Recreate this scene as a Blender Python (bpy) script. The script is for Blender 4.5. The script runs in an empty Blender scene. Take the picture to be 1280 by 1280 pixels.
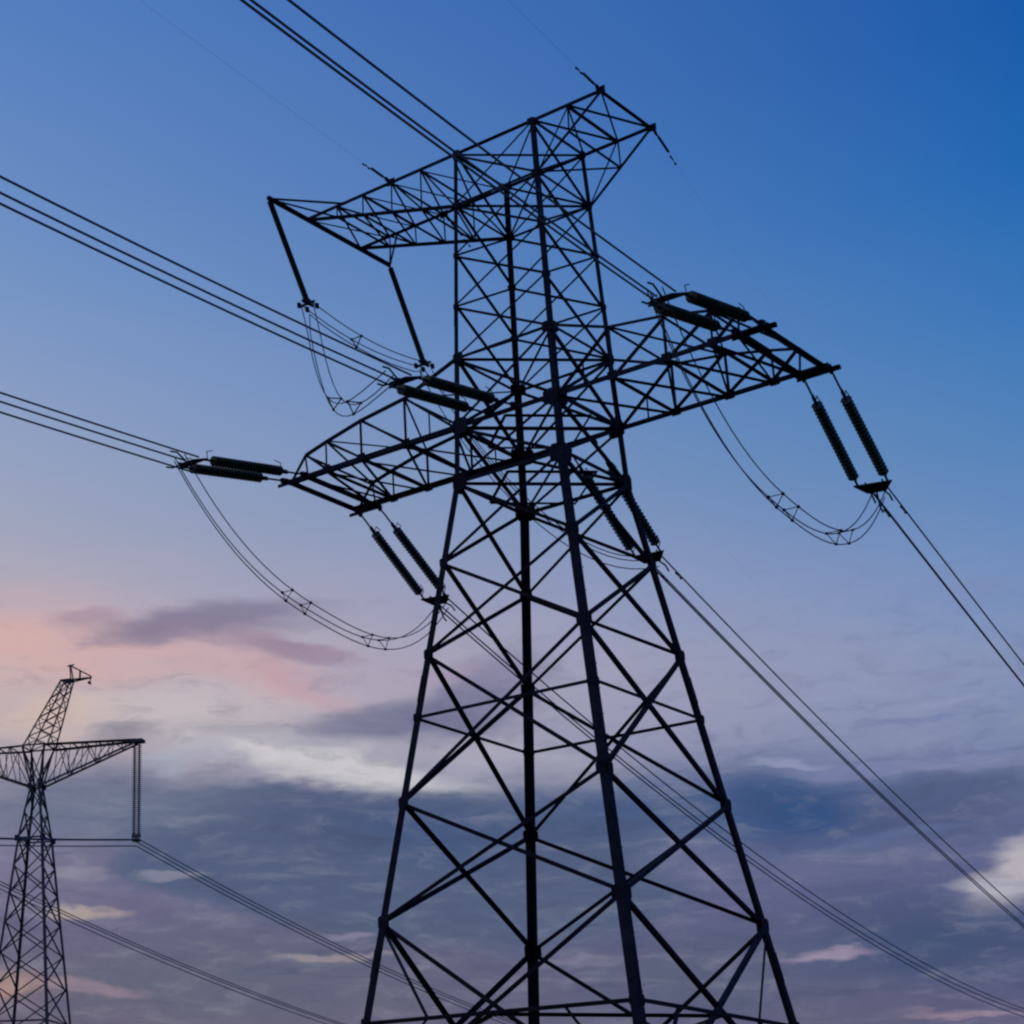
import bpy, bmesh, math, random
from mathutils import Vector, Matrix
random.seed(7)
sc = bpy.context.scene
C = sc.collection
rad = math.radians

# ------------------------------------------------------------------ camera
cam_data = bpy.data.cameras.new('camera')
cam = bpy.data.objects.new('camera', cam_data)
C.objects.link(cam)
YAW, PITCH, ROLL = 0.7743, 0.3749, 0.0084
fwd = Vector((-math.sin(YAW)*math.cos(PITCH), math.cos(YAW)*math.cos(PITCH), math.sin(PITCH)))
rgt = Vector((math.cos(YAW), math.sin(YAW), 0))
up = rgt.cross(fwd)
cr, sr = math.cos(ROLL), math.sin(ROLL)
rgt, up = cr*rgt + sr*up, -sr*rgt + cr*up
M = Matrix((rgt, up, -fwd)).transposed().to_4x4()
M.translation = Vector((32.4938, -51.6044, 1.6))
cam.matrix_world = M
cam_data.sensor_width = 36.0
cam_data.lens = 2450.0/1280*36
cam_data.shift_x = (640-186.57)/1280
cam_data.shift_y = (605.32-640)/1280
cam_data.clip_start = 0.5
cam_data.clip_end = 20000
sc.camera = cam

# ------------------------------------------------------------------ sky (world), dusk
def lin(c):
    c = c/255.0
    return c/12.92 if c <= 0.04045 else ((c+0.055)/1.055)**2.4
def rgb(r, g, b): return (lin(r), lin(g), lin(b), 1.0)

LEFT_RAMP = [(5, 112,98,114), (9, 104,98,128), (12, 132,128,152), (14, 180,166,172), (16, 196,176,176), (18, 180,168,180), (20, 160,163,184),
             (22, 148,160,189), (24, 137,155,192), (27, 118,147,193), (30, 104,138,191), (35, 84,125,188), (60, 40,84,158), (90, 22,60,130)]
RIGHT_RAMP = [(5, 96,92,122), (8, 82,88,128), (11, 92,100,140), (13, 116,130,168), (15, 124,141,180), (18, 102,136,186), (21, 76,126,182),
              (24, 52,115,180), (28, 18,98,173), (32, 1,84,164), (45, 2,66,144), (90, 8,50,118)]
CLOUDS = [
   (-3.28, 16.88, 3.64, 1.39, 1.4, 214, 168, 162, 0.55, 's'),
   (-4.51, 17.08, 1.46, 0.51, 1.7, 222, 166, 152, 0.25, 's'),
   (0.13, 16.59, 3.65, 0.84, 4.4, 206, 166, 166, 0.6, 's'),
   (3.52, 15.89, 3.14, 0.69, -14.5, 200, 164, 170, 0.6, 's'),
   (1.83, 17.45, 3.66, 0.63, 4.9, 124, 117, 144, 0.85, 'm'),
   (0.37, 17.17, 1.95, 0.33, 8.4, 138, 122, 144, 0.5, 'm'),
   (-1.84, 17.61, 1.1, 0.33, 11.0, 150, 125, 150, 0.5, 'm'),
   (4.48, 15.77, 2.28, 0.32, -22.7, 190, 150, 160, 0.6, 's'),
   (4.49, 16.58, 2.05, 0.37, -10.8, 146, 122, 144, 0.75, 'm'),
   (0.86, 14.97, 4.57, 0.83, 0.2, 198, 188, 190, 0.65, 's'),
   (-2.98, 14.81, 1.92, 0.69, 1.2, 214, 185, 165, 0.5, 's'),
   (7.12, 16.06, 2.63, 0.92, -1.4, 165, 155, 180, 0.4, 's'),
   (10.17, 15.28, 2.34, 1.03, 17.9, 112, 108, 145, 0.6, 'm'),
   (7.53, 14.45, 3.54, 0.69, 6.6, 102, 106, 136, 0.8, 'm'),
   (-0.57, 14.34, 1.32, 0.23, 0.6, 135, 130, 144, 0.6, 'm'),
   (2.78, 14.28, 1.43, 0.23, 5.8, 140, 138, 152, 0.5, 'm'),
   (9.01, 15.66, 1.42, 0.23, 12.1, 168, 148, 168, 0.4, 's'),
   (4.19, 13.58, 3.56, 0.69, -6.5, 186, 184, 192, 0.75, 's'),
   (1.46, 13.59, 1.67, 0.37, -3.9, 178, 178, 190, 0.6, 's'),
   (3.48, 13.59, 1.19, 0.23, -10.3, 206, 200, 204, 0.6, 'm'),
   (6.77, 12.89, 3.86, 0.45, -10.0, 204, 201, 204, 0.8, 'm'),
   (9.83, 13.59, 2.55, 0.32, 2.2, 170, 166, 178, 0.6, 's'),
   (10.95, 12.98, 2.98, 0.63, -2.0, 180, 176, 192, 0.7, 'm'),
   (0.51, 13.36, 0.81, 0.28, -9.7, 172, 178, 194, 0.6, 'm'),
   (1.34, 14.05, 0.48, 0.18, 20.1, 186, 184, 190, 0.5, 'm'),
   (6.91, 10.45, 8.06, 2.01, -5.8, 78, 91, 122, 0.98, 'c'),
   (7.65, 11.61, 6.01, 0.5, -6.1, 70, 84, 120, 0.75, 's'),
   (3.46, 12.33, 3.06, 0.46, -4.3, 82, 94, 124, 0.7, 'm'),
   (-1.26, 12.2, 4.25, 1.18, 3.7, 102, 111, 136, 0.9, 'm'),
   (12.92, 11.8, 4.49, 1.33, -7.2, 78, 93, 126, 0.85, 's'),
   (18.2, 11.77, 3.85, 1.35, -3.3, 40, 74, 122, 0.92, 's'),
   (8.78, 11.14, 2.98, 1.01, -1.2, 60, 82, 124, 0.6, 's'),
   (13.36, 11.78, 2.24, 0.89, -2.2, 52, 78, 124, 0.5, 's'),
   (22.35, 11.39, 3.04, 0.85, 3.9, 74, 86, 124, 0.85, 'm'),
   (21.87, 7.86, 4.18, 1.45, -2.6, 58, 76, 112, 0.85, 's'),
   (24.32, 9.79, 1.95, 0.7, 24.2, 182, 176, 184, 0.9, 'm'),
   (23.95, 9.28, 1.72, 0.25, 0.5, 172, 172, 186, 0.85, 'm'),
   (21.46, 12.48, 3.31, 0.3, -1.2, 122, 128, 168, 0.6, 'm'),
   (18.54, 12.88, 1.29, 0.11, -3.7, 150, 154, 188, 0.6, 'm'),
   (21.03, 10.74, 1.85, 0.17, 2.5, 90, 104, 144, 0.6, 'm'),
   (2.71, 7.3, 9.81, 1.65, 0.1, 92, 97, 118, 0.85, 's'),
   (15.15, 7.05, 5.12, 1.6, -1.4, 84, 92, 118, 0.8, 's'),
   (19.2, 7.64, 1.23, 0.13, -0.1, 160, 142, 168, 0.7, 'm'),
   (-1.44, 9.15, 1.11, 0.18, 0.7, 172, 158, 150, 0.8, 'm'),
   (-2.16, 10.26, 1.4, 0.16, 0.8, 140, 138, 155, 0.5, 'm'),
   (1.11, 10.23, 1.16, 0.11, 0.3, 150, 148, 165, 0.5, 'm'),
   (5.23, 7.85, 1.48, 0.13, 3.8, 155, 145, 150, 0.7, 'm'),
   (5.47, 8.55, 0.91, 0.11, 3.7, 140, 135, 160, 0.6, 'm'),
   (11.74, 7.88, 1.54, 0.11, -1.1, 125, 120, 145, 0.5, 'm'),
   (-1.63, 7.05, 1.6, 0.22, -7.3, 150, 130, 145, 0.6, 'm'),
   (-3.9, 7.02, 1.36, 0.55, 0.9, 190, 150, 130, 0.6, 's'),
   (22.02, 6.06, 1.76, 0.12, -5.9, 160, 138, 155, 0.6, 'm'),
   (22.94, 14.16, 1.44, 0.13, 2.8, 142, 148, 182, 0.6, 'm'),
   (22.03, 13.66, 1.24, 0.11, 3.2, 102, 116, 163, 0.5, 'm'),
   (23.16, 12.82, 1.22, 0.15, -0.8, 112, 120, 165, 0.5, 'm'),
]

world = bpy.data.worlds.new('World')
sc.world = world
world.use_nodes = True
nt = world.node_tree
N, L = nt.nodes, nt.links
for n in list(N): N.remove(n)
def node(t, **k):
    n = N.new(t)
    for a, b in k.items(): setattr(n, a, b)
    return n
def math_n(op, a, b=None, c=None, clamp=False):
    n = node('ShaderNodeMath', operation=op, use_clamp=clamp)
    for i, v in enumerate((a, b, c)):
        if v is None: continue
        if isinstance(v, (int, float)): n.inputs[i].default_value = v
        else: L.new(v, n.inputs[i])
    return n.outputs[0]
def dot_n(a, v):
    n = node('ShaderNodeVectorMath', operation='DOT_PRODUCT')
    L.new(a, n.inputs[0]); n.inputs[1].default_value = v
    return n.outputs['Value']
tc = node('ShaderNodeTexCoord')
dirv = tc.outputs['Generated']
df = dot_n(dirv, (-math.sin(YAW), math.cos(YAW), 0))
dr = dot_n(dirv, (math.cos(YAW), math.sin(YAW), 0))
dz = dot_n(dirv, (0, 0, 1))
az = math_n('MULTIPLY', math_n('ARCTAN2', dr, df), 180/math.pi)
el = math_n('MULTIPLY', math_n('ARCSINE', math_n('MINIMUM', math_n('MAXIMUM', dz, -1.0), 1.0)), 180/math.pi)
comb = node('ShaderNodeCombineXYZ')
L.new(az, comb.inputs[0]); L.new(el, comb.inputs[1])
P0 = comb.outputs[0]

def noise(vec, sx, sy, detail, rough=0.55, off=(0, 0, 0)):
    m = node('ShaderNodeMapping')
    m.inputs['Location'].default_value = off
    m.inputs['Scale'].default_value = (sx, sy, 1)
    L.new(vec, m.inputs['Vector'])
    t = node('ShaderNodeTexNoise')
    t.inputs['Scale'].default_value = 1.0
    t.inputs['Detail'].default_value = detail
    t.inputs['Roughness'].default_value = rough
    L.new(m.outputs[0], t.inputs['Vector'])
    return t
def ramp(val, stops):
    r = node('ShaderNodeValToRGB')
    r.color_ramp.interpolation = 'EASE' if len(stops) == 2 else 'LINEAR'
    e = r.color_ramp.elements
    for i, s in enumerate(stops):
        q = e[i] if i < 2 else e.new(0.5)
        q.position = s[0]/90.0
        q.color = rgb(*s[1:])
    L.new(math_n('DIVIDE', val, 90.0, clamp=True), r.inputs[0])
    return r.outputs[0]
def mixc(f, a, b):
    m = node('ShaderNodeMix', data_type='RGBA')
    for sock, v in ((m.inputs['Factor'], f), (m.inputs['A'], a), (m.inputs['B'], b)):
        if isinstance(v, (int, float)): sock.default_value = v
        elif isinstance(v, tuple): sock.default_value = v
        else: L.new(v, sock)
    return m.outputs['Result']
def maprange(v, a, b, c=0.0, d=1.0, kind='SMOOTHSTEP'):
    m = node('ShaderNodeMapRange', interpolation_type=kind)
    L.new(v, m.inputs['Value'])
    for k, x in zip(('From Min', 'From Max', 'To Min', 'To Max'), (a, b, c, d)): m.inputs[k].default_value = x
    return m.outputs[0]
# clouds are pushed about by two noises so that their edges are ragged
w1 = noise(P0, 0.22, 0.75, 4)
w2 = noise(P0, 0.9, 3.2, 5, 0.6, (3.1, 7.7, 0))
def addv(a, b, s):
    sub = node('ShaderNodeVectorMath', operation='SUBTRACT')
    L.new(b, sub.inputs[0]); sub.inputs[1].default_value = (0.5, 0.5, 0.5)
    mul = node('ShaderNodeVectorMath', operation='MULTIPLY')
    L.new(sub.outputs[0], mul.inputs[0]); mul.inputs[1].default_value = s
    ad = node('ShaderNodeVectorMath', operation='ADD')
    L.new(a, ad.inputs[0]); L.new(mul.outputs[0], ad.inputs[1])
    return ad.outputs[0]
PW = addv(addv(P0, w1.outputs['Color'], (3.6, 1.5, 0)), w2.outputs['Color'], (0.8, 0.3, 0))
side = maprange(dr, -0.10, 0.43, kind='LINEAR')
elw = math_n('ADD', el, math_n('MULTIPLY', math_n('SUBTRACT', w1.outputs['Fac'], 0.5), maprange(el, 12.0, 24.0, 2.2, 0.4)))
colr = mixc(side, ramp(elw, LEFT_RAMP), ramp(elw, RIGHT_RAMP))
EDGE = {'s': (1.25, 0.0), 'm': (1.15, 0.35), 'c': (1.06, 0.78)}
for (u, v, ru, rv, ang, r, g, b, op, soft) in CLOUDS:
    m = node('ShaderNodeMapping', vector_type='TEXTURE')
    m.inputs['Location'].default_value = (u, v, 0)
    m.inputs['Rotation'].default_value = (0, 0, rad(ang))
    m.inputs['Scale'].default_value = (ru*1.15, rv*1.15, 1)
    L.new(PW, m.inputs['Vector'])
    ln = node('ShaderNodeVectorMath', operation='LENGTH')
    L.new(m.outputs[0], ln.inputs[0])
    e = EDGE[soft]
    f = maprange(ln.outputs['Value'], e[0], e[1], 0.0, op)
    colr = mixc(f, colr, rgb(r, g, b))
# thin streaks inside the low cloud bank
st = noise(PW, 0.28, 1.9, 7, 0.62, (11, 2, 0))
low = maprange(el, 15.5, 11.0)
hi = math_n('MULTIPLY', maprange(st.outputs['Fac'], 0.52, 0.78, 0, 0.34), low)
lo = math_n('MULTIPLY', maprange(st.outputs['Fac'], 0.48, 0.24, 0, 0.45), low)
colr = mixc(hi, colr, rgb(144, 146, 160))
colr = mixc(lo, colr, rgb(60, 70, 100))
# finer mottling: puffs and torn edges all through the cloud layers
mo = noise(PW, 0.7, 2.0, 7, 0.6, (17, 4, 0))
cl = maprange(el, 20.0, 13.5)
colr = mixc(math_n('MULTIPLY', maprange(mo.outputs['Fac'], 0.50, 0.72, 0, 0.15), cl), colr, rgb(168, 167, 178))
colr = mixc(math_n('MULTIPLY', maprange(mo.outputs['Fac'], 0.50, 0.28, 0, 0.24), cl), colr, rgb(66, 72, 102))
st2 = noise(PW, 0.35, 1.3, 5, 0.6, (5, 21, 0))
mid = math_n('MULTIPLY', maprange(el, 13.0, 15.0), maprange(el, 20.5, 16.0))
colr = mixc(math_n('MULTIPLY', maprange(st2.outputs['Fac'], 0.54, 0.78, 0, 0.35), mid), colr, rgb(128, 118, 150))
bg1 = node('ShaderNodeBackground'); L.new(colr, bg1.inputs[0]); bg1.inputs[1].default_value = 1.04
sky = node('ShaderNodeTexSky', sky_type='NISHITA')
sky.sun_disc = False
SUN_EL, SUN_AZ = rad(2.5), rad(-100)
sky.sun_elevation = SUN_EL; sky.sun_rotation = SUN_AZ
bg2 = node('ShaderNodeBackground'); L.new(sky.outputs[0], bg2.inputs[0]); bg2.inputs[1].default_value = 0.004
add = node('ShaderNodeAddShader'); L.new(bg1.outputs[0], add.inputs[0]); L.new(bg2.outputs[0], add.inputs[1])
wo = node('ShaderNodeOutputWorld'); L.new(add.outputs[0], wo.inputs[0])

# ------------------------------------------------------------------ sun just above the horizon, veiled
sl = bpy.data.lights.new('sun', 'SUN'); sl.energy = 0.12; sl.angle = rad(4); sl.color = (1.0, 0.72, 0.55)
so = bpy.data.objects.new('sun', sl); C.objects.link(so)
sd = Vector((math.sin(SUN_AZ)*math.cos(SUN_EL), math.cos(SUN_AZ)*math.cos(SUN_EL), math.sin(SUN_EL)))
so.rotation_euler = (-sd).to_track_quat('-Z', 'Y').to_euler()

sc.view_settings.view_transform = 'Standard'
sc.view_settings.look = 'None'
sc.view_settings.exposure = 0.0
sc.view_settings.gamma = 1.0
sc.view_settings.use_curve_mapping = False
sc.cycles.max_bounces = 4
sc.cycles.pixel_filter_type = 'BLACKMAN_HARRIS'
sc.cycles.filter_width = 2.3

# ------------------------------------------------------------------ materials
def material(name, c1, c2, scale, rough=0.6, metal=0.0, bump=0.0, vary=0.0):
    m = bpy.data.materials.new(name); m.use_nodes = True
    t = m.node_tree; b = t.nodes['Principled BSDF']
    tx = t.nodes.new('ShaderNodeTexCoord')
    n = t.nodes.new('ShaderNodeTexNoise'); n.inputs['Scale'].default_value = scale; n.inputs['Detail'].default_value = 6
    t.links.new(tx.outputs['Object'], n.inputs['Vector'])
    r = t.nodes.new('ShaderNodeValToRGB')
    r.color_ramp.elements[0].position = 0.35; r.color_ramp.elements[0].color = (*c1, 1)
    r.color_ramp.elements[1].position = 0.68; r.color_ramp.elements[1].color = (*c2, 1)
    t.links.new(n.outputs['Fac'], r.inputs[0])
    oi = t.nodes.new('ShaderNodeObjectInfo')          # every piece weathered a little differently
    mr = t.nodes.new('ShaderNodeMapRange'); mr.inputs['To Min'].default_value = 1-vary; mr.inputs['To Max'].default_value = 1+vary
    t.links.new(oi.outputs['Random'], mr.inputs['Value'])
    mu = t.nodes.new('ShaderNodeMix'); mu.data_type = 'RGBA'; mu.blend_type = 'MULTIPLY'; mu.inputs['Factor'].default_value = 1
    t.links.new(r.outputs[0], mu.inputs['A']); t.links.new(mr.outputs[0], mu.inputs['B'])
    t.links.new(mu.outputs['Result'], b.inputs['Base Color'])
    b.inputs['Roughness'].default_value = rough; b.inputs['Metallic'].default_value = metal
    if bump:
        bp = t.nodes.new('ShaderNodeBump'); bp.inputs['Strength'].default_value = bump
        t.links.new(n.outputs['Fac'], bp.inputs['Height']); t.links.new(bp.outputs[0], b.inputs['Normal'])
    return m
STEEL = material('weathered_silhouette_steel', (0.004, 0.006, 0.015), (0.013, 0.017, 0.034), 3.0, 0.75, 0.0, 0.1, 0.45)  # near-black base paints in the backlit silhouette; mottling and piece variation are weathering
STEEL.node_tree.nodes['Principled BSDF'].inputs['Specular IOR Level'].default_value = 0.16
FARSTEEL = material('distant_hazed_steel', (0.05, 0.044, 0.056), (0.09, 0.078, 0.09), 2.0, 0.75, 0.0)  # aerial haze painted into the colour: lighter than the near steel
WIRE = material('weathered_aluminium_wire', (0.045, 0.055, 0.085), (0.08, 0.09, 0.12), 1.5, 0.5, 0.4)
FARWIRE = material('distant_aluminium_wire', (0.07, 0.07, 0.10), (0.11, 0.11, 0.14), 1.5, 0.5, 0.4)  # paler tone than the near wires
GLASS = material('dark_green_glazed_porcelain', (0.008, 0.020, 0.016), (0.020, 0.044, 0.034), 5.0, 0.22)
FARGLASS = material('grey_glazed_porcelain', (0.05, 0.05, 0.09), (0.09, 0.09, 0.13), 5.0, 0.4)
CONCRETE = material('grey_concrete', (0.22, 0.21, 0.20), (0.34, 0.33, 0.31), 4.0, 0.9, 0, 0.3)
GWIRE = material('sky_tinted_galvanised_wire', (0.18, 0.22, 0.34), (0.26, 0.30, 0.42), 1.5, 0.5, 0.2)  # pale blue painted in so the thin wires fade into the sky
GRASS = material('dry_grass_ground', (0.035, 0.045, 0.018), (0.09, 0.08, 0.04), 0.15, 0.95, 0, 0.6)

# ------------------------------------------------------------------ helpers
def link(name, me, mat, parent=None):
    if mat and not me.materials: me.materials.append(mat)
    o = bpy.data.objects.new(name, me); C.objects.link(o)
    if parent is not None: o.parent = parent
    return o
def empty(name, loc, label, cat, group=None):
    o = bpy.data.objects.new(name, None); C.objects.link(o); o.location = loc
    o['label'] = label; o['category'] = cat
    if group: o['group'] = group
    return o
class MB:
    """collects simple solids as vertex and face lists"""
    def __init__(s): s.v = []; s.f = []
    def add(s, vs, fs):
        k = len(s.v); s.v += [tuple(x) for x in vs]; s.f += [tuple(i+k for i in f) for f in fs]
    def angle(s, a, b, n, w, th=None, side=1):
        """steel angle from a to b; n = outward normal of the truss face, one flange in the face and one turned inward"""
        a, b, n = Vector(a), Vector(b), Vector(n)
        t = (b-a)
        if t.length < 1e-4: return s
        t.normalize(); n = (n - t*n.dot(t)).normalized(); q = t.cross(n)*side
        th = th or w*0.11
        pr = [(0, 0), (w, 0), (w, -th), (th, -th), (th, -w), (0, -w)]
        off = -w/2
        vs = [p + q*(x+off) + n*y for p in (a, b) for x, y in pr]
        fs = [(i, (i+1) % 6, 6+(i+1) % 6, 6+i) for i in range(6)] + [(5, 4, 3, 2, 1, 0), (6, 7, 8, 9, 10, 11)]
        s.add(vs, fs); return s
    def leg(s, a, b, dx, dy, w):
        """corner angle of the tower leg: heel outside, flanges along dx and dy"""
        a, b, dx, dy = Vector(a), Vector(b), Vector(dx), Vector(dy); th = w*0.12
        pr = [(0, 0), (w, 0), (w, th), (th, th), (th, w), (0, w)]
        vs = [p + dx*x + dy*y for p in (a, b) for x, y in pr]
        fs = [(i, (i+1) % 6, 6+(i+1) % 6, 6+i) for i in range(6)] + [(5, 4, 3, 2, 1, 0), (6, 7, 8, 9, 10, 11)]
        s.add(vs, fs); return s
    def box(s, c, x, y, z):
        c, x, y, z = Vector(c), Vector(x), Vector(y), Vector(z)
        vs = [c + i*x + j*y + k*z for i in (-1, 1) for j in (-1, 1) for k in (-1, 1)]
        s.add(vs, [(0, 1, 3, 2), (4, 6, 7, 5), (0, 4, 5, 1), (2, 3, 7, 6), (0, 2, 6, 4), (1, 5, 7, 3)]); return s
    def plate(s, c, x, y, z, k=.66):
        """steel plate with cut corners"""
        q = [(-1, -k), (-k, -1), (k, -1), (1, -k), (1, k), (k, 1), (-k, 1), (-1, k)]
        vs = [c + x*a + y*b + z*h for h in (-1, 1) for a, b in q]
        s.add(vs, [tuple(range(7, -1, -1)), tuple(range(8, 16))] + [(i, (i+1) % 8, 8+(i+1) % 8, 8+i) for i in range(8)]); return s
    def tube(s, pts, r, n=6, cap=True):
        pts = [Vector(p) for p in pts]; k0 = len(s.v); prev = None
        for i, p in enumerate(pts):
            t = (pts[min(i+1, len(pts)-1)] - pts[max(i-1, 0)]).normalized()
            ref = Vector((0, 0, 1)) if abs(t.z) < 0.95 else Vector((1, 0, 0))
            x = t.cross(ref).normalized(); y = t.cross(x)
            for j in range(n):
                a = 2*math.pi*j/n
                s.v.append(tuple(p + (x*math.cos(a) + y*math.sin(a))*r))
        for i in range(len(pts)-1):
            for j in range(n):
                a = k0+i*n+j; b = k0+i*n+(j+1) % n
                s.f.append((a, b, b+n, a+n))
        if cap:
            s.f.append(tuple(k0+j for j in range(n))[::-1]); s.f.append(tuple(k0+(len(pts)-1)*n+j for j in range(n)))
        return s
    def lathe(s, prof, n=10):
        """profile of (radius, distance) turned about the local -Z axis"""
        k0 = len(s.v)
        for r, z in prof:
            for j in range(n):
                a = 2*math.pi*j/n; s.v.append((r*math.cos(a), r*math.sin(a), -z))
        for i in range(len(prof)-1):
            for j in range(n):
                a = k0+i*n+j; b = k0+i*n+(j+1) % n
                s.f.append((a, a+n, b+n, b))
        return s
    def mesh(s, name):
        me = bpy.data.meshes.new(name); me.from_pydata(s.v, [], s.f); me.update(); return me
    def build(s, name, mat, parent=None): return link(name, s.mesh(name), mat, parent)
X, Y, Z = Vector((1, 0, 0)), Vector((0, 1, 0)), Vector((0, 0, 1))

# ------------------------------------------------------------------ ground
g = MB(); n = 48; rings = [0, 20, 60, 120, 250, 500, 1000, 2500, 6000, 12000]
for k, r in enumerate(rings):
    for j in range(n):
        a = 2*math.pi*j/n
        h = 0 if r < 150 else random.uniform(-1, 1)*min(r*0.002, 6)
        g.v.append((r*math.cos(a), r*math.sin(a), h - (0.0 if r < 150 else 0.5)))
for k in range(len(rings)-1):
    for j in range(n):
        a = k*n+j; b = k*n+(j+1) % n
        g.f.append((a, a+n, b+n, b))
ground = g.build('ground', GRASS); ground['kind'] = 'structure'

# ------------------------------------------------------------------ foreground tower
H = 25.2                      # height of the leg bend above the ground
KV = 0.9583
ZUT, ZUL, ZT, ZA = H+12.364, H+10.334, H+4.472, H+1.979
LV = {1: -2.781, 2: -5.849, 'r': -7.902, 3: -10.598, 4: -14.243, 'q': -17.19, 5: -20.3}
def half(z):
    """half widths (across the line, along the line) of the body at height z"""
    h = z-H
    if h <= 0: return (2.0658-0.1493*h, 2.0658*KV-0.1438*h)
    pts = [(0, 2.0658), (1.979, 2.0), (4.472, 1.912), (10.334, 1.704), (12.364, 1.645)]
    for (a, wa), (b, wb) in zip(pts, pts[1:]):
        if h <= b+1e-6:
            w = wa+(wb-wa)*(h-a)/(b-a); return (w, w*KV)
    return (pts[-1][1], pts[-1][1]*KV)
def corner(sx, sy, z):
    a, b = half(z); return Vector((sx*a, sy*b, z))
FACES = [((-1, -1), (1, -1), -Y), ((-1, 1), (1, 1), Y), ((-1, -1), (-1, 1), -X), ((1, -1), (1, 1), X)]

tower = empty('lattice_tower', (0, 0, 0), 'large dark steel lattice pylon with two crossarms filling the middle of the view', 'pylon', 'transmission towers')
for sx in (-1, 1):
    for sy in (-1, 1):
        m = MB()
        for z0, z1, w in ((0.15, H+LV[4], .265), (H+LV[4], H+LV[2], .245), (H+LV[2], H, .225), (H, ZT, .19), (ZT, ZUT+.08, .15)):
            m.leg(corner(sx, sy, z0), corner(sx, sy, z1), -sx*X, -sy*Y, w)
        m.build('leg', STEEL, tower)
        fm = MB(); c = corner(sx, sy, 0)
        fm.box(c+Z*0.12, X*0.55, Y*0.55, Z*0.22); fm.box(c+Z*0.37, X*0.3, Y*0.3, Z*0.04)
        fm.build('footing', CONCRETE, tower)
def member(name, a, b, nrm, w, parent=None, side=1, mat=None):
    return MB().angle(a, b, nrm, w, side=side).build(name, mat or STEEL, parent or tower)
def xpanel(c0, c1, nrm, z0, z1, w):
    d = 0.012
    member('diagonal_brace', corner(*c0, z0)+nrm*d, corner(*c1, z1)+nrm*d, nrm, w)
    member('diagonal_brace', corner(*c1, z0)-nrm*0.05, corner(*c0, z1)-nrm*0.05, nrm, w)
up_levels = [ZT + (ZUL-ZT)*k/3 for k in range(4)]
for c0, c1, nrm in FACES:
    # lower body
    xpanel(c0, c1, nrm, H+LV[1], H, .11)
    xpanel(c0, c1, nrm, H+LV[2], H+LV[1], .115)
    xpanel(c0, c1, nrm, H+LV[3], H+LV[2], .125)
    xpanel(c0, c1, nrm, H+LV[4], H+LV[3], .125)
    xpanel(c0, c1, nrm, H+LV[5], H+LV[4], .135)
    for k, w in (('r', .105), ('q', .12)):
        member('horizontal_strut', corner(*c0, H+LV[k]), corner(*c1, H+LV[k]), nrm, w)
    # feet below the lowest panel
    zm = H+LV[5]; mid = (corner(*c0, zm)+corner(*c1, zm))/2
    member('horizontal_strut', corner(*c0, zm), corner(*c1, zm), nrm, .14)
    for c in (c0, c1):
        member('diagonal_brace', corner(*c, 0.4), mid, nrm, .14)
    # redundant braces from the leg joints to the quarter points of the two tall panels
    for zc, zt, zb in (('q', 4, 5),):
        for a, b in ((c0, c1), (c1, c0)):
            A, B = corner(*a, H+LV[zt]), corner(*b, H+LV[zt])
            m0 = (corner(*a, H+LV[zc])*0.5 + (corner(*a, H+LV[zc])+corner(*b, H+LV[zc]))*0.25)
            if (c0, a) in (((-1, -1), (-1, -1)), ((1, -1), (1, 1))) and nrm in (-Y, X):
                member('redundant_brace', A, m0-nrm*0.06, nrm, .07)
            member('redundant_brace', corner(*a, H+LV[zb]), m0-nrm*0.06, nrm, .085)
    # cage between the bend and the crossarm
    member('horizontal_strut', corner(*c0, H), corner(*c1, H), nrm, .14)
    xpanel(c0, c1, nrm, H, ZA, .10)
    member('horizontal_strut', corner(*c0, ZA), corner(*c1, ZA), nrm, .17)
    xpanel(c0, c1, nrm, ZA, ZT, .10)
    member('horizontal_strut', corner(*c0, ZT), corner(*c1, ZT), nrm, .11)
    for a, b in zip(up_levels, up_levels[1:]): xpanel(c0, c1, nrm, a, b, .075)
    member('horizontal_strut', corner(*c0, ZUL), corner(*c1, ZUL), nrm, .10)
    xpanel(c0, c1, nrm, ZUL, ZUT, .07)
    member('horizontal_strut', corner(*c0, ZUT), corner(*c1, ZUT), nrm, .12)
# plan bracing (diaphragms)
def diaphragm(z, w, diamond=False):
    q = [corner(*c, z) for c in ((-1, -1), (1, -1), (1, 1), (-1, 1))]
    if diamond:
        ms = [(q[i]+q[(i+1) % 4])/2 for i in range(4)]
        for i in range(4): member('plan_brace', ms[i], ms[(i+1) % 4], Z, w)
    else:
        member('plan_brace', q[0]+Z*.03, q[2]+Z*.03, Z, w); member('plan_brace', q[1]-Z*.06, q[3]-Z*.06, Z, w)
diaphragm(H, .09); diaphragm(ZA, .10); diaphragm(ZT, .08); diaphragm(ZUL, .07); diaphragm(ZUT, .06)
diaphragm(H+LV['q'], .10, True)
for z in (H, ZA):
    q = [corner(*c, z) for c in ((-1, -1), (1, -1), (1, 1), (-1, 1))]
    ms = [(q[i]+q[(i+1) % 4])/2-Z*.12 for i in range(4)]
    for i in range(4): member('plan_brace', ms[i], ms[(i+1) % 4], Z, .075)
# gusset plates
def gusset(z, s, t=.014, zs=None):
    for sx in (-1, 1):
        for sy in (-1, 1):
            c = corner(sx, sy, z); m = MB()
            h = zs or s
            m.plate(c - X*sx*s*.8 + Y*sy*.022, X*s, Z*h, Y*t); m.plate(c - Y*sy*s*.8 + X*sx*.022, Y*s, Z*h, X*t)
            m.build('gusset_plate', STEEL, tower)
gusset(H, .25, zs=.30); gusset(ZA, .29, zs=.27); gusset(ZT, .19); gusset(ZUL, .13); gusset(ZUT, .13)
for k, s in ((1, .15), (2, .17), ('r', .13), (3, .18), (4, .2), ('q', .15), (5, .2)): gusset(H+LV[k], s)
for z in up_levels[1:-1]: gusset(z, .1)
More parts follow.
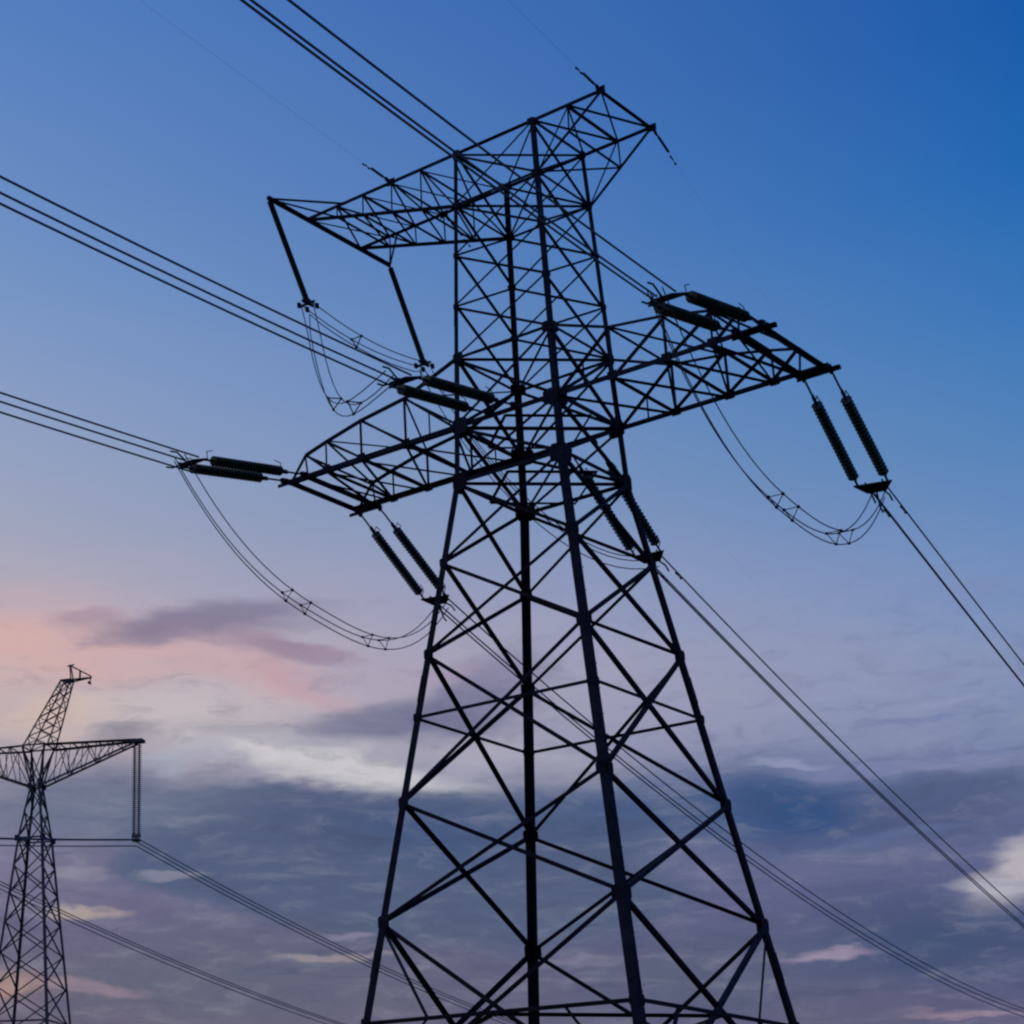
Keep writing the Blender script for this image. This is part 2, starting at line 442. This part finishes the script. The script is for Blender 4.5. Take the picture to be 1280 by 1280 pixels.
# splice plates, wider than the leg, and step bolts on one leg
for sx in (-1, 1):
    for sy in (-1, 1):
        for z in (H+LV[2]-1.1, H+LV[4]-1.2, H+6.1):
            m = MB(); w = .225 if z < H else .16; o_ = X*sx*.012 + Y*sy*.012
            m.leg(corner(sx, sy, z-.42)+o_, corner(sx, sy, z+.42)+o_, -sx*X, -sy*Y, w)
            m.build('splice_plate', STEEL, tower)
m = MB(); z = 3.0
while z < ZT:
    c = corner(1, -1, z); k = int(z/0.4) % 2
    m.tube([c, c + (Y*-.17 if k else X*.17)], .011, 5); z += .4
sb = m.build('step_bolt', STEEL, tower); sb['kind'] = 'stuff'

# ---- lower crossarm (both halves one part, its lattice the sub-parts)
W = 2.0*KV
top_prof = [(1.912, ZT), (4.0, H+3.66), (5.9, H+3.40), (7.45, H+3.05), (8.4, H+2.80), (9.05, ZA)]
def tp(s, sy, i):
    u, z = top_prof[i]; v = W if i else 1.912*KV
    return Vector((s*u, sy*v, z))
def bt(s, sy, i):
    u = (2.0, 4.0, 5.9, 7.45, 8.3, 9.25)[i]; return Vector((s*u, sy*W, ZA))
halves = {}
for s in (-1, 1):
    arm = MB()
    for sy in (-1, 1):
        arm.angle(bt(s, sy, 0), bt(s, sy, 5), Y*sy, .17)
        for i in range(5): arm.angle(tp(s, sy, i), tp(s, sy, i+1), Y*sy, .10 if i < 4 else .07)
    for u in (8.3, 9.1):      # the two tip beams the strings hang from
        arm.angle((s*u, -W-.22, ZA+.02), (s*u, W+.22, ZA+.02), Z, .14)
    halves[s] = arm.build('crossarm', STEEL, tower)
    halves[s]['label'] = 'near right half of the lower crossarm' if s > 0 else 'left half of the lower crossarm'
for s in (-1, 1):
    for sy in (-1, 1):
        n_ = Y*sy; crossarm = halves[s]
        for i in range(1, 5):
            member('vertical_post', bt(s, sy, i), tp(s, sy, i), n_, .10 if i < 3 else .075, crossarm)
        for i in range(0, 4):
            member('diagonal_brace', tp(s, sy, i+1), bt(s, sy, i), n_, .085, crossarm) if i == 0 else \
            member('diagonal_brace', tp(s, sy, i+1)-n_*.05, bt(s, sy, i)-n_*.05, n_, .085, crossarm)
        # light hangers half way along the two long panels
        for i in (0,):
            a = (bt(s, sy, i)+bt(s, sy, i+1))/2; b = (tp(s, sy, i+1)+bt(s, sy, i))/2
            member('vertical_post', a, b, n_, .06, crossarm)
    for i in range(1, 4):
        member('cross_strut', bt(s, -1, i), bt(s, 1, i), Z, .085, crossarm)
    for i in range(1, 5):
        member('cross_strut', tp(s, -1, i), tp(s, 1, i), Z, .06, crossarm)
    for i in range(0, 4):
        member('diagonal_brace', bt(s, -1, i)-Z*.04, bt(s, 1, i+1)-Z*.04, Z, .07, crossarm)
        member('diagonal_brace', bt(s, 1, i)-Z*.10, bt(s, -1, i+1)-Z*.10, Z, .07, crossarm)
    for i in range(0, 4):
        a, b = (-1, 1) if i % 2 else (1, -1)
        member('diagonal_brace', tp(s, a, i)+Z*.03, tp(s, b, i+1)+Z*.03, Z, .055, crossarm)
    for v in (-W-.1, W+.1):
        member('end_strut', (s*8.1, v, ZA-.06), (s*9.55, v, ZA-.06), Z, .13, crossarm)
    for sy in (-1, 1):
        for u in (4.0, 5.9, 7.45):
            m = MB(); m.box((s*u, sy*(W+.02), ZA+.02), X*.16, Y*.012, Z*.14); m.build('gusset_plate', STEEL, crossarm)

# ---- upper crossarm: ground wire arms and the long jumper arm on one side
ua = MB(); VT = 1.645*KV; VL = 1.704*KV
for sy in (-1, 1):
    ua.angle((-8.29, sy*VT, ZUT), (4.3, sy*VT, ZUT), Y*sy, .14)
    ua.angle((-1.704, sy*VL, ZUL), (-8.29, sy*VT, ZUT-.02), Y*sy, .105)
    ua.angle((1.704, sy*VL, ZUL), (4.3, sy*VT, ZUT-.02), Y*sy, .11)
ua.angle((-8.29, -3.84, ZUT+.03), (-8.29, 3.41, ZUT+.03), Z, .13); ua.angle((4.3, -VT, ZUT), (4.3, VT, ZUT), Z, .085)
uarm = ua.build('upper_crossarm', STEEL, tower)
uarm['label'] = 'upper crossarm with a long jumper arm on one side'
def ulow(u, sy):
    if u < 0: t = (-u-1.704)/(8.29-1.704)
    else: t = (u-1.704)/(4.3-1.704)
    return Vector((u, sy*(VL+(VT-VL)*t), ZUL+(ZUT-ZUL)*t))
def utop(u, sy): return Vector((u, sy*VT, ZUT))
us = [-1.704, -3.1, -4.4, -5.7, -6.9]
for sy in (-1, 1):
    for i, u in enumerate(us[1:]):
        member('vertical_post', ulow(u, sy), utop(u, sy), Y*sy, .06, uarm)
        member('diagonal_brace', ulow(us[i], sy)-Y*sy*.04, utop(u, sy)-Y*sy*.04, Y*sy, .065, uarm)
    member('vertical_post', ulow(3.0, sy), utop(3.0, sy), Y*sy, .06, uarm)
    member('diagonal_brace', ulow(1.704, sy)-Y*sy*.04, utop(3.0, sy)-Y*sy*.04, Y*sy, .06, uarm)
for a, b in zip(us, us[1:]+[-8.29]):
    member('diagonal_brace', utop(a, -1)+Z*.02, utop(b, 1)+Z*.02, Z, .055, uarm)
    member('diagonal_brace', utop(a, 1)-Z*.04, utop(b, -1)-Z*.04, Z, .055, uarm)
    member('cross_strut', utop(b, -1), utop(b, 1), Z, .06, uarm)
    if b > -8: member('cross_strut', ulow(b, -1), ulow(b, 1), Z, .06, uarm)
for a, b in zip(us, us[1:]):
    member('diagonal_brace', ulow(a, -1), ulow(b, 1), Z, .05, uarm)
for a, b in ((1.645, 3.0), (3.0, 4.3)):
    member('diagonal_brace', utop(a, -1)+Z*.02, utop(b, 1)+Z*.02, Z, .06, uarm)
    member('diagonal_brace', utop(a, 1)-Z*.04, utop(b, -1)-Z*.04, Z, .06, uarm)
    member('cross_strut', utop(b, -1), utop(b, 1), Z, .085, uarm)
member('cross_strut', ulow(3.0, -1), ulow(3.0, 1), Z, .06, uarm)
member('diagonal_brace', ulow(1.704, -1), ulow(3.0, 1), Z, .05, uarm)
member('stay', (-8.29, -3.80, ZUT-.03), (-6.55, -VT, ZUT), Z, .06, uarm)
member('stay', (-8.29, 3.38, ZUT-.03), (-6.55, VT, ZUT), Z, .06, uarm)
member('stay', (-8.29, 3.38, ZUT-.05), ulow(-6.9, 1), Z, .06, uarm)
member('stay', (-8.29, -3.80, ZUT-.05), ulow(-6.9, -1), Z, .05, uarm)
for u in (-4.4, 4.3):
    for sy in (-1, 1):
        m = MB(); m.box((u, sy*(VT+.03), ZUT), X*.16, Y*.02, Z*.13); m.build('ground_wire_plate', STEEL, uarm)

# ------------------------------------------------------------------ insulators
def disc_profile(length, r, pitch):
    pr = [(0.03, 0)]; n = int(length/pitch)
    for k in range(n):
        z = k*pitch
        pr += [(0.045, z+pitch*.10), (0.055, z+pitch*.40), (r*.62, z+pitch*.48), (r, z+pitch*.66), (r*.96, z+pitch*.72), (0.05, z+pitch*.76)]
    return pr + [(0.03, length)]
def orient(o, a, b):
    o.location = a; o.rotation_mode = 'QUATERNION'
    o.rotation_quaternion = (Vector(b)-Vector(a)).to_track_quat('-Z', 'Y')
STRING_LEN = 3.75
string_mesh = MB().lathe(disc_profile(STRING_LEN, .18, .165), 14).mesh('insulator_string')
def tension_set(a1, a2, yoke, label):
    """two parallel strings from the steel at a1 and a2 to the yoke plate"""
    a1, a2, yoke = Vector(a1), Vector(a2), Vector(yoke)
    mid = (a1+a2)/2; d = (yoke-mid); D = d.length; d.normalize()
    side = (a2-a1); side = (side-d*side.dot(d)).normalized()
    root = empty('tension_insulator_set', mid, label, 'insulators', 'tension insulator sets of the large pylon')
    k = -mid
    ends = []
    for a, s in ((a1, -1), (a2, 1)):
        e = yoke + side*s*.48 - d*.25
        t = (e-a).normalized(); st = e - t*(STRING_LEN+.12)
        m = MB(); m.tube([a+k, st+k], .035, 6); m.box(a+k+t*.12, side*.05, t*.14, side.cross(t)*.09)
        m.box(st+k-t*.15, side*.03, t*.16, side.cross(t)*.07)
        m.build('link_rod', STEEL, root)
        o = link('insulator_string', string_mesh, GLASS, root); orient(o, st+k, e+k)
        m = MB(); m.tube([e+k-t*.18, e+k+t*.26], .04, 6)
        m.build('end_fitting', STEEL, root)
        nrm = side.cross(t).normalized()
        if nrm.z < 0: nrm = -nrm
        for base, sg in ((st, 1), (e, -1)):       # arcing horns
            m = MB(); m.tube([base+k, base+k+nrm*.30, base+k+nrm*.36+t*sg*.30], .017, 5)
            m.build('arcing_horn', STEEL, root)
        ends.append(e)
    nrm = side.cross(d).normalized()
    m = MB()      # triangular yoke plate, 30 mm thick
    P = [yoke-side*.62-d*.10, yoke+side*.62-d*.10, yoke+side*.30+d*.32, yoke-side*.30+d*.32]
    vs = [q+k+nrm*h for h in (-.03, .03) for q in P]
    m.add(vs, [(3, 2, 1, 0), (4, 5, 6, 7), (0, 1, 5, 4), (1, 2, 6, 5), (2, 3, 7, 6), (3, 0, 4, 7)])
    m.build('yoke_plate', STEEL, root)
    m = MB()      # three clamp arms that spread the bundle
    for a, b in ((-1, .577), (1, .577), (0, -1.155)):
        m.tube([yoke+k+d*.25+side*a*.2, yoke+k+d*.7+side*a*.27+nrm*b*.27, yoke+k+d*1.0+side*a*.27+nrm*b*.27], .032, 5)
    m.build('clamp_arms', STEEL, root)
    return root
EX = 8.3; OX = 9.2
YK = {'Ln': (-8.75, -7.40, H+.95), 'Cn': (.08, -7.45, H+1.15), 'Rn': (9.0, -7.38, H+.88),
      'Lf': (-9.45, 7.0, H-.17), 'Cf': (-.15, 6.75, H-.72), 'Rf': (8.0, 7.0, H-.2)}
VA = W+.12
for key, a1, a2, lab in (
    ('Ln', (-OX, -VA, ZA), (-EX, -VA, ZA), 'double insulator strings reaching left from the tip of the lower left crossarm'),
    ('Cn', (-.5, -VA, ZA), (.5, -VA, ZA), 'double insulator strings reaching left from the tower body above the lower left arm'),
    ('Rn', (EX, -VA, ZA), (OX, -VA, ZA), 'double insulator strings lying above the lower right arm toward its tip'),
    ('Lf', (-OX, VA, ZA), (-EX, VA, ZA), 'double insulator strings sloping down beside the left leg of the large pylon'),
    ('Cf', (-.2, VA, ZA), (.8, VA, ZA), 'double insulator strings sloping down inside the right leg below the crossarm'),
    ('Rf', (EX, VA, ZA), (OX, VA, ZA), 'double insulator strings hanging in open sky off the right crossarm tip')):
    tension_set(a1, a2, YK[key], lab)

# suspension strings holding the upper jumper
LONG = 4.75
long_mesh = MB().lathe(disc_profile(LONG, .115, .105), 10).mesh('insulator_string')
JA = [(Vector((-8.29, -3.80, ZUT-.05)), Vector((-6.72, -3.62, H+7.56)), 'long thin insulator string hanging from the outer left tip of the upper crossarm'),
      (Vector((-8.29, 3.36, ZUT-.05)), Vector((-6.76, 3.19, H+7.55)), 'long thin insulator string hanging between upper left arm and tower body')]
for a, b, lab in JA:
    root = empty('jumper_support_insulator', a, lab, 'insulator', 'jumper support insulators')
    t = (b-a).normalized()
    o = link('insulator_string', long_mesh, GLASS, root); orient(o, t*.12, b-a)
    m = MB(); m.tube([-t*.02, t*.2], .04, 6); m.build('link_rod', STEEL, root)
    m = MB(); e = t*(LONG+.12)
    m.box(e+t*.12, Y*.30, X*.03, Z*.05); m.box(e+t*.14, X*.30, Y*.03, Z*.04); m.tube([e-t*.05, e+t*.2], .04, 6)
    for s1 in (-1, 1):
        for s2 in (-1, 1): m.box(e+t*.16+X*s1*.22+Y*s2*.22-Z*.06, X*.04, Y*.07, Z*.09)
    m.build('jumper_clamp', STEEL, root)

# ------------------------------------------------------------------ conductors
def frames(pts):
    out = []
    for i, p in enumerate(pts):
        t = (pts[min(i+1, len(pts)-1)]-pts[max(i-1, 0)]).normalized()
        h = t.cross(Z)
        h = h.normalized() if h.length > .05 else X
        out.append((p, h, h.cross(t).normalized()))
    return out
def bundle(name, pts, label, cat, group, r=.030, half_gap=.27, spacers=(), mat=None, nseg=6, root_at=None, damper=None, spacer_gauge=.022):
    mat = mat or WIRE
    pts = [Vector(p) for p in pts]
    root = empty(name, pts[0], label, cat, group); k = -pts[0]
    fr = frames(pts)
    TRI = [(-1, .577), (1, .577), (0, -1.155)]       # three wires, point down
    for a, b in TRI:
        MB().tube([p+k+h*a*half_gap+v*b*half_gap for p, h, v in fr], r, nseg).build('conductor', mat, root)
    for i in spacers:
        p, h, v = fr[i]; m = MB(); q = TRI
        for (a, b), (c, d) in zip(q, q[1:]+q[:1]):
            m.tube([p+k+h*a*half_gap+v*b*half_gap, p+k+h*c*half_gap+v*d*half_gap], spacer_gauge, 5)
        for a, b in q:
            c = p+k+h*a*half_gap+v*b*half_gap; t = h.cross(v); m.box(c, h*.035, v*.035, t*.05)
        m.build('spacer', STEEL, root)
    if damper:
        for i in damper:
            p, h, v = fr[i]; t = h.cross(v)
            for a, b in TRI[:2]:
                m = MB(); c = p+k+h*a*half_gap+v*(b*half_gap-.09)
                m.tube([c-t*.2, c+t*.2], .012, 5); m.tube([c-t*.26, c-t*.14], .035, 6); m.tube([c+t*.14, c+t*.26], .035, 6)
                m.box(c+v*.05, h*.02, v*.06, t*.03)
                m.build('vibration_damper', STEEL, root)
    return root
def span(P, sg, azd, a, b, smax, step=2.0):
    az_ = rad(azd); n = int(smax/step); P = Vector(P)
    return [P + Vector((s*math.sin(az_), sg*s*math.cos(az_), a*s+b*s*s)) for s in (step*i for i in range(n+1))]
G1 = 'three wire conductor bundles of the large pylon'
bundle('conductor_bundle', span(YK['Ln'], -1, 9.2, -.150, .00040, 120), 'lowest bundle of wires entering at left and meeting the lower left arm tip', 'power lines', G1, spacers=(30, 50))
bundle('conductor_bundle', span(YK['Cn'], -1, 9.6, -.152, .00068, 120), 'middle bundle of wires crossing the upper left sky to the tower body', 'power lines', G1, spacers=(32, 52))
bundle('conductor_bundle', span(YK['Rn'], -1, 10.2, -.158, .00072, 120), 'topmost bundle of wires passing behind the upper crossarm from the top edge', 'power lines', G1, spacers=(34, 54))
bundle('conductor_bundle', span(YK['Lf'], 1, -8.6, -.178, .00112, 170), 'faint bundle of wires running down behind the tower legs to the lower right corner', 'power lines', G1, spacers=(50,))
bundle('conductor_bundle', span(YK['Cf'], 1, -8.8, -.150, .00062, 170), 'bundle of wires leaving the right leg and crossing down through the right clouds', 'power lines', G1, spacers=(54,), damper=(1,))
bundle('conductor_bundle', span(YK['Rf'], 1, -6.9, -.178, .00030, 170), 'bundle of wires dropping to the right edge from the strings off the right arm tip', 'power lines', G1, spacers=(54,), damper=(1,))

def hang(A, B, sag, n=30, p=2.5, skew=0.0, out=0.0):
    A, B = Vector(A), Vector(B); pts = []
    for i in range(n+1):
        t = i/n
        q = A.lerp(B, t); q.z -= sag*(1-abs(2*t-1)**p)*(1+skew*(2*t-1)); q.x += out*4*t*(1-t); pts.append(q)
    return pts
G2 = 'jumper loops linking the two sides of the large pylon'
bundle('jumper_loop', hang(Vector(YK['Ln'])-Y*.7, Vector(YK['Lf'])+Y*.6, 3.1, p=2.7, skew=.14), 'wire loop sagging under the lower left arm from tip to left leg', 'wire loop', G2, r=.019, half_gap=.22, spacers=(11, 13, 20, 22), spacer_gauge=.015)
bundle('jumper_loop', hang(Vector(YK['Rn'])-Y*.7, Vector(YK['Rf'])+Y*.6, 3.6, skew=.0), 'wire loop sagging in open sky under the right crossarm', 'wire loop', G2, r=.019, half_gap=.22, spacers=(13, 15, 21, 23), spacer_gauge=.015)
b0, b1 = JA[0][1]-Z*.15, JA[1][1]-Z*.15
cn, cf = Vector(YK['Cn']), Vector(YK['Cf'])
def bezier(a, b, c, d, n):
    a, b, c, d = Vector(a), Vector(b), Vector(c), Vector(d)
    return [a*(1-t)**3 + b*3*t*(1-t)**2 + c*3*t*t*(1-t) + d*t**3 for t in (i/n for i in range(n+1))]
j = bezier(cn-Y*.6, (-1.5, -8.5, H), (-4.8, -5.0, H+1.5), b0, 16)[:-1] + hang(b0, b1, .35, n=10, p=2)[:-1] + hang(b1, cf+Y*.6, 2.2, n=18, p=2.2)
# soften the two corners where the jumper passes its clamps
bundle('jumper_loop', j, 'wire loop carried round the left of the tower by two long hanging insulators', 'wire loop', G2, r=.019, half_gap=.22, spacers=(5, 9, 20))

# ground wires and their short clamps
def ground_wire(P, sg, azd, a, b, label):
    P = Vector(P); pts = span(P, sg, azd, a, b, 130 if sg < 0 else 170)
    root = empty('ground_wire', P, label, 'ground wire', 'ground wires of the large pylon')
    MB().tube([q-P for q in pts], .0028 if sg < 0 else .0014, 5).build('wire', GWIRE, root)
    t = (pts[1]-pts[0]).normalized()
    m = MB(); m.tube([Vector((0, 0, 0)), t*.5], .03, 6); m.tube([t*.5, t*1.35], .05, 6); m.box(t*.2, X*.03, t*.12, Z*.07)
    m.build('tension_clamp', STEEL, root)
    m = MB(); m.tube([t*1.55-Z*.07, t*1.95-Z*.07], .012, 5); m.tube([t*1.5-Z*.07, t*1.6-Z*.07], .035, 6); m.tube([t*1.9-Z*.07, t*2.0-Z*.07], .035, 6); m.box(t*1.75-Z*.03, X*.01, t*.03, Z*.04)
    m.build('vibration_damper', STEEL, root)
ground_wire((-4.4, -VT-.1, ZUT), -1, 9.5, -.10, .0005, 'thin ground wire leaving the top left edge of the upper crossarm up and left')
ground_wire((4.3, -VT-.1, ZUT), -1, 9.5, -.10, .0005, 'thin ground wire leaving the highest tip of the upper crossarm up and left')
ground_wire((-4.4, VT+.1, ZUT), 1, -8.5, -.20, .0005, 'thin ground wire passing inside the upper crossarm lattice down behind the body')
ground_wire((4.3, VT+.1, ZUT), 1, -8.5, -.20, .0005, 'thin ground wire leaving the right corner of the upper crossarm downward')

# ------------------------------------------------------------------ distant tower
T2 = Vector((-78.3, 49.5, 0)); A2 = rad(25)
E, F = Vector((math.cos(A2), math.sin(A2), 0)), Vector((-math.sin(A2), math.cos(A2), 0))
t2 = empty('lattice_tower', T2, 'small distant lattice pylon at the lower left with a leaning top mast', 'pylon', 'transmission towers')
ZB, ZW, ZC, ZR = 31.2, 35.3, 38.4, 0.0       # ring, waist, crossarm top
def half2(z):
    pts = [(0, 4.1), (17.5, 2.25), (31.2, 1.05), (35.3, .42), (38.4, 1.0)]
    for (a, wa), (b, wb) in zip(pts, pts[1:]):
        if z <= b+1e-6: return wa+(wb-wa)*(z-a)/(b-a)
    return 1.0
def c2(sx, sy, z): w = half2(z); return E*sx*w + F*sy*w + Z*z
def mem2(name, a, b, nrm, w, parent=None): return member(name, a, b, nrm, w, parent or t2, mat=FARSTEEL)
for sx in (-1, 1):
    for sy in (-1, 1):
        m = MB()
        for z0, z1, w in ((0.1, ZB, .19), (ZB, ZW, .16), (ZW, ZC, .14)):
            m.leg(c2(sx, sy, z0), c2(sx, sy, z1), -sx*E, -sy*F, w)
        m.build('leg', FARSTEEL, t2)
        fm = MB(); fm.box(c2(sx, sy, 0)+Z*.1, E*.5, F*.5, Z*.2); fm.build('footing', CONCRETE, t2)
lv2 = [0.3, 4.2, 7.9, 11.4, 14.6, 17.5, 20.1, 22.5, 24.8, 27.0, 29.1, 31.2, 33.3, 35.3, 38.4]
for (a, b, nr) in (((-1, -1), (1, -1), -F), ((-1, 1), (1, 1), F), ((-1, -1), (-1, 1), -E), ((1, -1), (1, 1), E)):
    for z0, z1 in zip(lv2, lv2[1:]):
        w = .12 if z0 < 17 else .095
        mem2('diagonal_brace', c2(*a, z0), c2(*b, z1), nr, w); mem2('diagonal_brace', c2(*b, z0)-nr*.06, c2(*a, z1)-nr*.06, nr, w)
    for z in (17.5, 31.2, 35.3, 38.4): mem2('horizontal_strut', c2(*a, z), c2(*b, z), nr, .13)
for z, s in ((31.2, .22), (35.3, .2)):
    for sx in (-1, 1):
        for sy in (-1, 1):
            m = MB(); c = c2(sx, sy, z); m.box(c, E*s, F*.02, Z*s); m.box(c, E*.02, F*s, Z*s); m.build('gusset_plate', FARSTEEL, t2)
# crossarm, both halves
AL = 8.2; arm2s = {}
def lo2(s, sy, t): return (E*s*(.45+(AL-.45)*t) + F*sy*(.45+(.30-.45)*t) + Z*(ZW+(ZC-.25-ZW)*t))
def hi2(s, sy, t): return (E*s*(1.0+(AL-1.0)*t) + F*sy*(1.0+(.30-1.0)*t) + Z*(ZC+.02))
for s in (-1, 1):
    m = MB()
    for sy in (-1, 1):
        m.angle(hi2(s, sy, 0), hi2(s, sy, 1), Z, .17); m.angle(lo2(s, sy, 0), lo2(s, sy, 1), F*sy, .17)
    m.box(E*s*(AL+.1)+Z*(ZC-.12), E*.45, F*.4, Z*.12)
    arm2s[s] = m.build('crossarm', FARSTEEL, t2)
for s in (-1, 1):
    arm2 = arm2s[s]
    for sy in (-1, 1):
        for i in range(1, 7):
            mem2('vertical_post', lo2(s, sy, i/7), hi2(s, sy, i/7), F*sy, .07, arm2)
        for i in range(6):
            mem2('diagonal_brace', lo2(s, sy, (i+(i % 2))/7), hi2(s, sy, (i+1-(i % 2))/7), F*sy, .075, arm2)
    for i in range(1, 8):
        mem2('cross_strut', lo2(s, -1, i/7), lo2(s, 1, i/7), Z, .07, arm2)
        mem2('cross_strut', hi2(s, -1, i/7), hi2(s, 1, i/7), Z, .07, arm2)
# leaning mast with its small head
ms = MB(); B0, B1 = (-.9, 1.15), (1.95, 2.75)      # E-range at the base and at the head
zh = ZC+5.2
def mp(i, sy, t):
    e = (B0[i]*(1-t) + B1[i]*t); f = sy*(.85*(1-t)+.35*t); return E*e + F*f + Z*(ZC+(zh-ZC)*t)
for i in (0, 1):
    for sy in (-1, 1): ms.angle(mp(i, sy, 0), mp(i, sy, 1), F*sy, .13)
mast = ms.build('leaning_mast', FARSTEEL, t2)
for k in range(7):
    a, b = k/7, (k+1)/7
    for sy in (-1, 1):
        mem2('diagonal_brace', mp(k % 2, sy, a), mp(1-k % 2, sy, b), F*sy, .07, mast)
        mem2('diagonal_brace', mp(1-k % 2, sy, a)-F*sy*.05, mp(k % 2, sy, b)-F*sy*.05, F*sy, .07, mast)
    for i in (0, 1):
        mem2('diagonal_brace', mp(i, -1 if k % 2 else 1, a), mp(i, 1 if k % 2 else -1, b), E, .06, mast)
hd = MB()
for sy in (-1, 1):
    hd.angle(E*1.85+F*sy*.35+Z*zh, E*2.75+F*sy*.3+Z*(zh+.05), Z, .16)
    hd.angle(E*2.75+F*sy*.3+Z*zh, E*2.55+F*sy*.1+Z*(zh+1.25), F*sy, .11)
    hd.angle(E*2.55+F*sy*.1+Z*(zh+1.2), E*4.35+Z*(zh+.15), F*sy, .10)
    hd.angle(E*2.7+F*sy*.3+Z*zh, E*4.35+Z*(zh+.12), Z, .11)
    hd.angle(E*3.4+F*sy*.1+Z*zh, E*3.4+F*sy*.1+Z*(zh+.7), F*sy, .08)
hd.angle(E*2.3+Z*(zh+1.15), E*2.9+Z*(zh+1.25), F, .10)
hd.build('mast_head', FARSTEEL, mast)
gh = MB(); gh.tube([E*4.35+Z*(zh+.15), E*4.4-F*.5+Z*(zh-.5)], .05, 5); gh.box(E*4.4-F*.5+Z*(zh-.5), E*.08, F*.2, Z*.08)
gh.build('ground_wire_clamp', FARSTEEL, mast)

# hanging strings at the two arm tips and what they carry
far_len = 6.9
far_mesh = MB().lathe(disc_profile(far_len, .19, .16), 8).mesh('insulator_string')
tips = []
for s, lab in ((1, 'tall double insulator hanging from the right arm tip of the small distant pylon'),
               (-1, 'double insulator hanging from the left arm of the distant pylon beyond the frame')):
    top = T2 + E*s*(AL+.02) + Z*(ZC-.2)
    root = empty('suspension_insulator', top, lab, 'insulator', 'suspension insulators of the distant pylon')
    for q in (-1, 1):
        o = link('insulator_string', far_mesh, FARGLASS, root); o.location = E*q*.19 - Z*.15
        m = MB(); m.tube([E*q*.19, E*q*.19-Z*.2], .04, 5); m.build('link_rod', FARSTEEL, root)
    m = MB(); m.box(-Z*(far_len+.3), E*.36, F*.05, Z*.14); m.box(-Z*(far_len+.62), E*.28, F*.22, Z*.10); m.tube([-Z*(far_len+.3), -Z*(far_len+.6)], .06, 5)
    m.build('suspension_clamp', FARSTEEL, root)
    tips.append(top-Z*(far_len+.75))
G3 = 'conductor bundles of the distant pylon'
def through(P, azd, a1, b1, a2, b2, s1, s2, step=3.0):
    """both spans of a suspended conductor, near side first, meeting at P"""
    near = [P + Vector((-s*math.sin(rad(azd)), -s*math.cos(rad(azd)), a1*s+b1*s*s)) for s in (step*i for i in range(int(s1/step), 0, -1))]
    return near + [P + Vector((s*math.sin(rad(azd)), s*math.cos(rad(azd)), a2*s+b2*s*s)) for s in (step*i for i in range(int(s2/step)+1))]
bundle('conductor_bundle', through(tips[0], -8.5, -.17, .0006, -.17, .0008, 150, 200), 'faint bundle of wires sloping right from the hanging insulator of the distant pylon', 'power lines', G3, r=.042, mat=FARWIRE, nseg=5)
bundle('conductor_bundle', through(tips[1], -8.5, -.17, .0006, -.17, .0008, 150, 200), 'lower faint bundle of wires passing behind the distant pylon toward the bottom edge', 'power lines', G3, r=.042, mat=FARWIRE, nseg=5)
